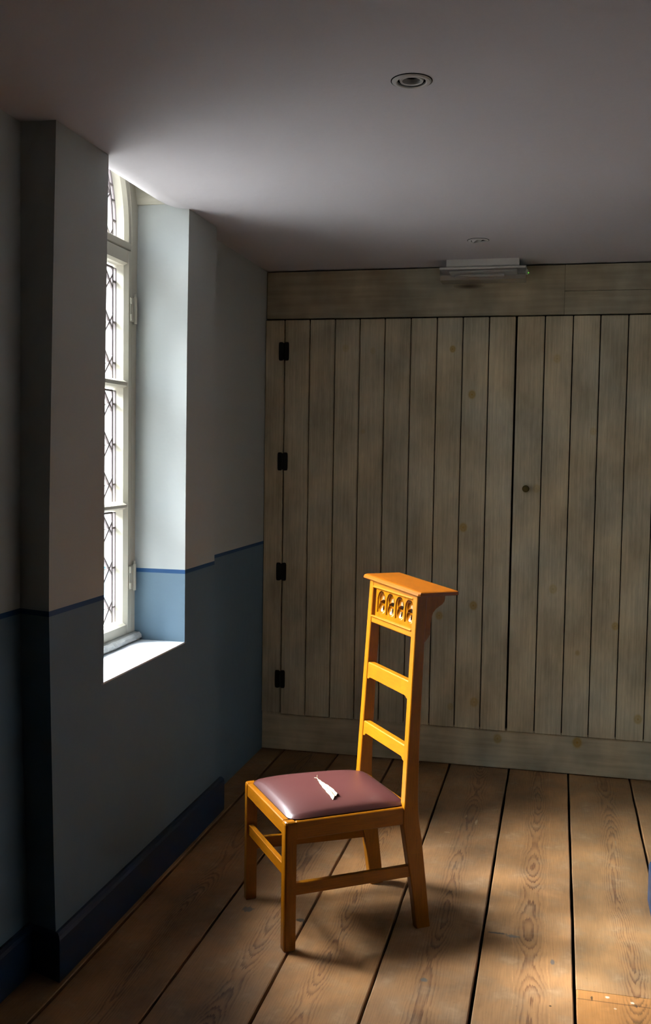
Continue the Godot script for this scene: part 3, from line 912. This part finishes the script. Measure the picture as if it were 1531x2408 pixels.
	var base := dl(0.4134 + 0.044 * (0.987 - 0.428), 0.987, 0.0)
	var pxf := Transform3D(tilt, base)
	var bartilt := func(called: String, lo: Vector3, hi: Vector3, r: float):
		b = wood.call(Vector3(0, 0, 1))
		b.xf = pxf
		b.box(Vector3(lo.x, lo.y, -hi.z), Vector3(hi.x, hi.y, -lo.z), r)
		return add.call(called, b, M.oak)
	# x: depth behind the post front, y above 0.987, w
	bartilt.call("panel_rail", Vector3(0.002, 0.0, 0.029), Vector3(0.026, 0.026, 0.349), 0.003)
	bartilt.call("panel_rail", Vector3(-0.004, 0.0205, 0.029), Vector3(0.010, 0.0275, 0.349), 0.003)
	bartilt.call("panel_rail", Vector3(0.002, 0.130, 0.029), Vector3(0.026, 0.160, 0.349), 0.003)
	bartilt.call("panel_rail", Vector3(-0.002, 0.1270, 0.029), Vector3(0.008, 0.1335, 0.349), 0.0025)
	var cs := CSGCombiner3D.new(); cs.name = "tracery_panel"
	cs.set_meta("label", "carved panel pierced with four lancet arches")
	cs.transform = pxf
	var oc: StandardMaterial3D = M.oak.duplicate(); oc.uv1_triplanar = true; oc.roughness = 0.2; oc.clearcoat = 1.0; oc.clearcoat_roughness = 0.08; oc.metallic_specular = 0.6; oc.uv1_scale = Vector3(4, 2, 4)
	var pb := CSGBox3D.new(); pb.name = "board"; pb.size = Vector3(0.016, 0.106, 0.299); pb.position = Vector3(0.013, 0.0775, -0.1765); pb.material = oc
	cs.add_child(pb)
	for k in 4:
		var wc := 0.0625 + 0.0725 * k
		# hollowed lancet: a stepped edge, then a scooped dish
		for stp in [[0.0325, 0.0025, 0.0], [0.0300, 0.0045, 0.0015]]:
			var ly := CSGPolygon3D.new(); ly.name = "lancet"; ly.operation = CSGShape3D.OPERATION_SUBTRACTION
			ly.polygon = lancet(stp[0], 0.0430 + stp[2], 0.1225 - stp[2]); ly.depth = stp[1] + 0.01; ly.material = oc
			ly.transform = Transform3D(Basis(Vector3(0, 0, -1), Vector3(0, 1, 0), Vector3(1, 0, 0)), Vector3(0.005 + stp[1], 0, -wc))
			cs.add_child(ly, true)
		for dish in [[0.064, 0.0215, 0.027], [0.096, 0.0235, 0.025]]:
			var sp := CSGSphere3D.new(); sp.name = "dish"; sp.operation = CSGShape3D.OPERATION_SUBTRACTION
			sp.radius = 1.0; sp.radial_segments = 28; sp.rings = 16; sp.smooth_faces = true; sp.material = oc
			sp.transform = Transform3D(Basis(Vector3(0.0125, 0, 0), Vector3(0, dish[1], 0), Vector3(0, 0, dish[2])), Vector3(0.0085, dish[0], -wc))
			cs.add_child(sp, true)
		# pierced eyes: a trefoil over two slim lights
		for hole in [[0.0, 0.0985, 0.0065, 0.0105], [-0.0105, 0.083, 0.0095, 0.0075], [0.0105, 0.083, 0.0095, 0.0075], [0.0, 0.083, 0.006, 0.009], [-0.0085, 0.060, 0.0045, 0.0105], [0.0085, 0.060, 0.0045, 0.0105]]:
			var hp := CSGPolygon3D.new(); hp.name = "eye"; hp.operation = CSGShape3D.OPERATION_SUBTRACTION
			var pl := PackedVector2Array()
			for q in 14: pl.append(Vector2(hole[0] + cos(TAU * q / 14) * hole[2], hole[1] + sin(TAU * q / 14) * hole[3]))
			hp.polygon = pl; hp.depth = 0.06; hp.material = oc
			hp.transform = Transform3D(Basis(Vector3(0, 0, -1), Vector3(0, 1, 0), Vector3(1, 0, 0)), Vector3(0.05, 0, -wc))
			cs.add_child(hp, true)
	c.add_child(cs)
	# arm rest on top, with a moulded front edge, and its two brackets
	b = wood.call(Vector3(0, 0, 1))
	b.xf = Transform3D(Basis(Vector3(1, 0, 0), deg_to_rad(1.35)), dl(0, 1.1365, 0.19))
	var shp := [Vector2(0.440, 0.000), Vector2(0.582, 0.000), Vector2(0.584, 0.003), Vector2(0.5835, 0.012), Vector2(0.578, 0.0155), Vector2(0.446, 0.0155), Vector2(0.440, 0.0135), Vector2(0.4335, 0.0085), Vector2(0.4325, 0.003), Vector2(0.434, 0.001)]
	var sr := []
	for e in [[-0.222, 0.006], [-0.216, 0.0], [0.216, 0.0], [0.222, 0.006]]:
		var r := []
		for p in shp: r.append(Vector3(clampf(p.x, 0.4325 + e[1], 0.584 - e[1]), clampf(p.y, e[1] * 0.4, 0.0155 - e[1] * 0.4), e[0]))
		sr.append(r)
	b.loft(sr)
	var rest: MeshInstance3D = add.call("arm_rest", b, M.oak)
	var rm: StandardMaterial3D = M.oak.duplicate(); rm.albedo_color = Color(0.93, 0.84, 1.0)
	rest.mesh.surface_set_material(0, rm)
	for w0 in [0.006, 0.349]:
		b = wood.call(Vector3(0, 1, 0))
		var pf := []
		for p in [Vector2(0.470, 1.142), Vector2(0.5510, 1.142), Vector2(0.5515, 1.118), Vector2(0.5490, 1.108), Vector2(0.5410, 1.0985), Vector2(0.5290, 1.0915), Vector2(0.5170, 1.083), Vector2(0.5075, 1.072), Vector2(0.5020, 1.058), Vector2(0.4995, 1.040), Vector2(0.4985, 1.018), Vector2(0.4975, 0.9985), Vector2(0.4900, 0.988), Vector2(0.4790, 0.974), Vector2(0.4700, 0.974)]:
			pf.append(p)
		var r0 := []; var r1 := []
		for p in pf:
			r0.append(dl(p.x, p.y, w0)); r1.append(dl(p.x, p.y, w0 + 0.021))
		b.loft([r0, r1])
		add.call("bracket", b, M.oak)
	# drop-in leather seat
	var cu := cushion()
	part("cushion", cu, M.leather, c)
	# cream folded strip lying on the seat
	strip_on_seat(c)

# corner-pulled, domed pad: rows in d, columns in w
func cushion() -> MB:
	var b := MB.new()
	var n := 40
	var P := []
	for i in n + 1:
		var row := []
		for j in n + 1:
			var u := i / float(n) * 2 - 1; var v := j / float(n) * 2 - 1
			row.append(seat_point(u, v))
		P.append(row)
	var N := []
	for i in n + 1:
		var row := []
		for j in n + 1:
			var a: Vector3 = P[mini(i + 1, n)][j] - P[maxi(i - 1, 0)][j]
			var e: Vector3 = P[i][mini(j + 1, n)] - P[i][maxi(j - 1, 0)]
			var nn := a.cross(e)
			row.append((nn if nn.y > 0 else -nn).normalized())
		P[i] = P[i]
		N.append(row)
	for i in n:
		for j in n:
			var a: Vector3 = P[i][j]; var q: Vector3 = P[i + 1][j]; var e: Vector3 = P[i + 1][j + 1]; var f: Vector3 = P[i][j + 1]
			if (q - a).cross(e - a).y > 0:
				b.tri(a, q, e, N[i][j], N[i + 1][j], N[i + 1][j + 1]); b.tri(a, e, f, N[i][j], N[i + 1][j + 1], N[i][j + 1])
			else:
				b.tri(a, e, q, N[i][j], N[i + 1][j + 1], N[i + 1][j]); b.tri(a, f, e, N[i][j], N[i][j + 1], N[i + 1][j + 1])
	# sides down into the rebate
	for k in n:
		for e in [[P[k][0], P[k + 1][0]], [P[n][k], P[n][k + 1]], [P[n - k][n], P[n - k - 1][n]], [P[0][n - k], P[0][n - k - 1]]]:
			var a: Vector3 = e[0]; var q: Vector3 = e[1]
			b.quad(a, q, q - Vector3(0, q.y - 0.41, 0), a - Vector3(0, a.y - 0.41, 0))
			b.quad(q, a, a - Vector3(0, a.y - 0.41, 0), q - Vector3(0, q.y - 0.41, 0))
	return b

func seat_point(u: float, v: float) -> Vector3:
	# u: front -1 to back 1, v: near -1 to far 1
	var d := lerpf(0.012, 0.432, (u + 1) / 2)
	var half := lerpf(0.2035, 0.1835, (u + 1) / 2)
	var mid := lerpf(0.2165, 0.2000, (u + 1) / 2)
	var e := (1.0 - pow(absf(u), 3.2)) * (1.0 - pow(absf(v), 3.2))
	var h := 0.4265 + 0.038 * pow(maxf(e, 0.0), 0.55)
	# notch the corners round the legs
	var cu := clampf((absf(u) - 0.86) / 0.14, 0, 1) * clampf((absf(v) - 0.86) / 0.14, 0, 1)
	var pull := 1.0 - 0.05 * cu
	d = lerpf(0.218, d, pull)
	return dl(d, h, mid + v * half * pull)

func strip_on_seat(c: Node3D):
	var turn := c.transform
	var o := thing("folded_strip", "cream tapering folded strip, like torn paper, lying on the leather seat", "paper strip", Vector3.ZERO)
	var b := MB.new()
	var key := [[0.1964, 0.2409, 0.2016, 0.2341, 0.003], [0.1859, 0.1791, 0.2032, 0.1912, 0.007], [0.1815, 0.1223, 0.2083, 0.1537, 0.010], [0.1803, 0.0633, 0.2136, 0.0921, 0.010]]
	var lift := func(d: float, w: float, up: float) -> Vector3:
		var t: float = (d - 0.012) / 0.42
		var mid: float = lerpf(0.2165, 0.2, t); var half: float = lerpf(0.2035, 0.1835, t)
		return dl(d, seat_point(t * 2 - 1, clampf((w - mid) / half, -1, 1)).y + up, w)
	var L := []; var R := []; var T := []; var V := []; var U := []
	for i in 13:
		var t := i / 12.0 * 2.999
		var k := int(t); var q := t - k
		var e := []
		for c_ in 5: e.append(lerpf(key[k][c_], key[k + 1][c_], q))
		var wob := 0.0012 * sin(i * 2.1)
		var at := func(f: float, up: float) -> Vector3:
			var f2: float = f
			return lift.call(lerpf(e[0], e[2], f2) + wob, lerpf(e[1], e[3], f2), up)
		L.append(at.call(0.0, 0.0012)); U.append(at.call(0.28, e[4] * 0.9)); V.append(at.call(0.5, e[4] * 0.45)); T.append(at.call(0.74, e[4])); R.append(at.call(1.0, 0.0012))
	for i in 12:
		for pr in [[L, U], [U, V], [V, T], [T, R]]:
			var a: Vector3 = pr[0][i]; var q: Vector3 = pr[1][i]; var e: Vector3 = pr[1][i + 1]; var f: Vector3 = pr[0][i + 1]
			b.quad(a, q, e, f)
			# the underside, a paper's thickness lower
			var t := Vector3(0, 0.0006, 0)
			b.quad(f - t, e - t, q - t, a - t)
	# the twisted tail at the far end
	var tail: Vector3 = (L[0] + R[0]) / 2
	b.rod(tail, lift.call(0.1985, 0.252, 0.004), 0.0016, 6)
	b.rod(lift.call(0.1985, 0.252, 0.004), lift.call(0.2015, 0.257, 0.013), 0.0008, 6)
	b.rod(lift.call(0.1985, 0.252, 0.004), lift.call(0.193, 0.262, 0.003), 0.0013, 6)
	b.xf = Transform3D.IDENTITY
	part("strip", b, mat(Color(0.62, 0.55, 0.44), 0.7, 0.3), o)
	o.transform = turn

func fittings():
	# recessed ceiling spotlights, switched off
	var ring_m := mat(Color(0.70, 0.70, 0.69), 0.5, 0.4)
	for e in [[1.044, 2.521, 0.0505, 0.0, "large round white downlight in the ceiling nearest the viewer"], [1.062, 0.597, 0.0455, 24.0, "small tilted white downlight near the closet"]]:
		var t := thing("downlight", e[4], "ceiling light", Vector3(e[0], CEIL, e[1]))
		var r: float = e[2]
		var b := MB.new()
		b.lathe([Vector2(r, 0.0), Vector2(r, -0.002), Vector2(r - 0.004, -0.0045), Vector2(r * 0.78, -0.005), Vector2(r * 0.72, -0.003), Vector2(r * 0.725, 0.002)], 48)
		part("trim_ring", b, ring_m, t)
		b = MB.new()
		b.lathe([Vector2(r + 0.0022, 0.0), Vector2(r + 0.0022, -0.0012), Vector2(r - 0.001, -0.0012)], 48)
		part("shadow_line", b, M.dark, t)  # thin dark ring standing in for the shadow line where trim meets ceiling
		var g := Node3D.new(); g.name = "gimbal"; g.rotation_degrees = Vector3(0, 0, e[3]); g.position.y = 0.003; t.add_child(g)
		b = MB.new()
		b.lathe([Vector2(r * 0.60, 0.010), Vector2(r * 0.61, -0.001), Vector2(r * 0.58, -0.005), Vector2(r * 0.47, -0.004), Vector2(r * 0.44, 0.0), Vector2(r * 0.43, 0.009)], 48)
		part("tilting_ring", b, ring_m, g)
		b = MB.new()
		b.lathe([Vector2(r * 0.44, 0.008), Vector2(r * 0.30, 0.016), Vector2(0.0, 0.019)], 32)
		part("lamp_face", b, mat(Color(0.10, 0.11, 0.11), 0.2, 0.6), g)
	# emergency light on the ceiling in front of the header
	var el := thing("emergency_light", "white emergency light with clear cover above the closet", "emergency light", Vector3(1.05, CEIL, 0.10))
	var bb := MB.new(Vector3(1, 0, 0))
	var pr := [Vector2(0.074, 0.0), Vector2(0.074, -0.030), Vector2(0.066, -0.036), Vector2(-0.07, -0.036), Vector2(-0.07, 0.0)]
	var r0 := []; var r1 := []
	for p in pr:
		r0.append(Vector3(-0.174, p.y, p.x)); r1.append(Vector3(0.174, p.y, p.x))
	bb.loft([r0, r1]); part("base", bb, M.white_metal, el)
	bb = MB.new(); bb.box(Vector3(-0.208, -0.047, -0.075), Vector3(0.208, -0.036, 0.078), 0.003); part("rim", bb, M.white_metal, el)
	bb = MB.new(); bb.box(Vector3(-0.165, -0.058, -0.05), Vector3(0.165, -0.047, 0.05), 0.004); part("reflector", bb, M.white_metal, el)
	var cl := mat(Color(0.62, 0.62, 0.60, 0.35), 0.25, 0.5); cl.transparency = BaseMaterial3D.TRANSPARENCY_ALPHA
	bb = MB.new(Vector3(1, 0, 0))
	r0 = []; r1 = []
	for p in [Vector2(0.074, -0.047), Vector2(0.072, -0.080), Vector2(0.060, -0.096), Vector2(-0.055, -0.096), Vector2(-0.070, -0.080), Vector2(-0.072, -0.047)]:
		r0.append(Vector3(-0.205, p.y, p.x)); r1.append(Vector3(0.205, p.y, p.x))
	bb.loft([r0, r1]); part("clear_cover", bb, cl, el)
	bb = MB.new(); bb.rod(Vector3(0.10, -0.066, 0.0), Vector3(-0.14, -0.066, 0.0), 0.007, 12); part("tube", bb, M.white_metal, el)
	bb = MB.new()
	bb.box(Vector3(0.206, -0.074, 0.02), Vector3(0.216, -0.052, 0.06), 0.003)
	part("led_holder", bb, M.white_metal, el)
	bb = MB.new(); bb.lathe([Vector2(0, -0.003), Vector2(0.0024, -0.002), Vector2(0.003, 0.0), Vector2(0.0024, 0.002), Vector2(0, 0.003)], 10)
	var gm := mat(Color(0.3, 0.8, 0.2), 0.3); gm.emission_enabled = true; gm.emission = Color(0.55, 1.0, 0.35); gm.emission_energy_multiplier = 0.8
	var led := part("led", bb, gm, el); led.position = Vector3(0.218, -0.069, 0.055)
	var om := OmniLight3D.new(); om.name = "led_light"; om.light_color = Color(0.55, 1.0, 0.35); om.light_energy = 0.00002; om.omni_range = 6.0; om.omni_attenuation = 2.0; om.light_size = 0.003; om.shadow_enabled = true
	om.position = Vector3(0.2225, -0.069, 0.056); el.add_child(om)

# outline of a lancet: half width, foot, point
func lancet(hw: float, lo: float, hi: float) -> PackedVector2Array:
	var p := PackedVector2Array([Vector2(-hw, lo), Vector2(hw, lo)])
	var spring := hi - hw * 1.05
	for k in 9:
		var t := k / 8.0
		p.append(Vector2(hw * cos(t * PI / 2 * 0.97), spring + (hi - spring) * sin(t * PI / 2)))
	for k in range(7, -1, -1):
		var t := k / 8.0
		p.append(Vector2(-hw * cos(t * PI / 2 * 0.97), spring + (hi - spring) * sin(t * PI / 2)))
	return p
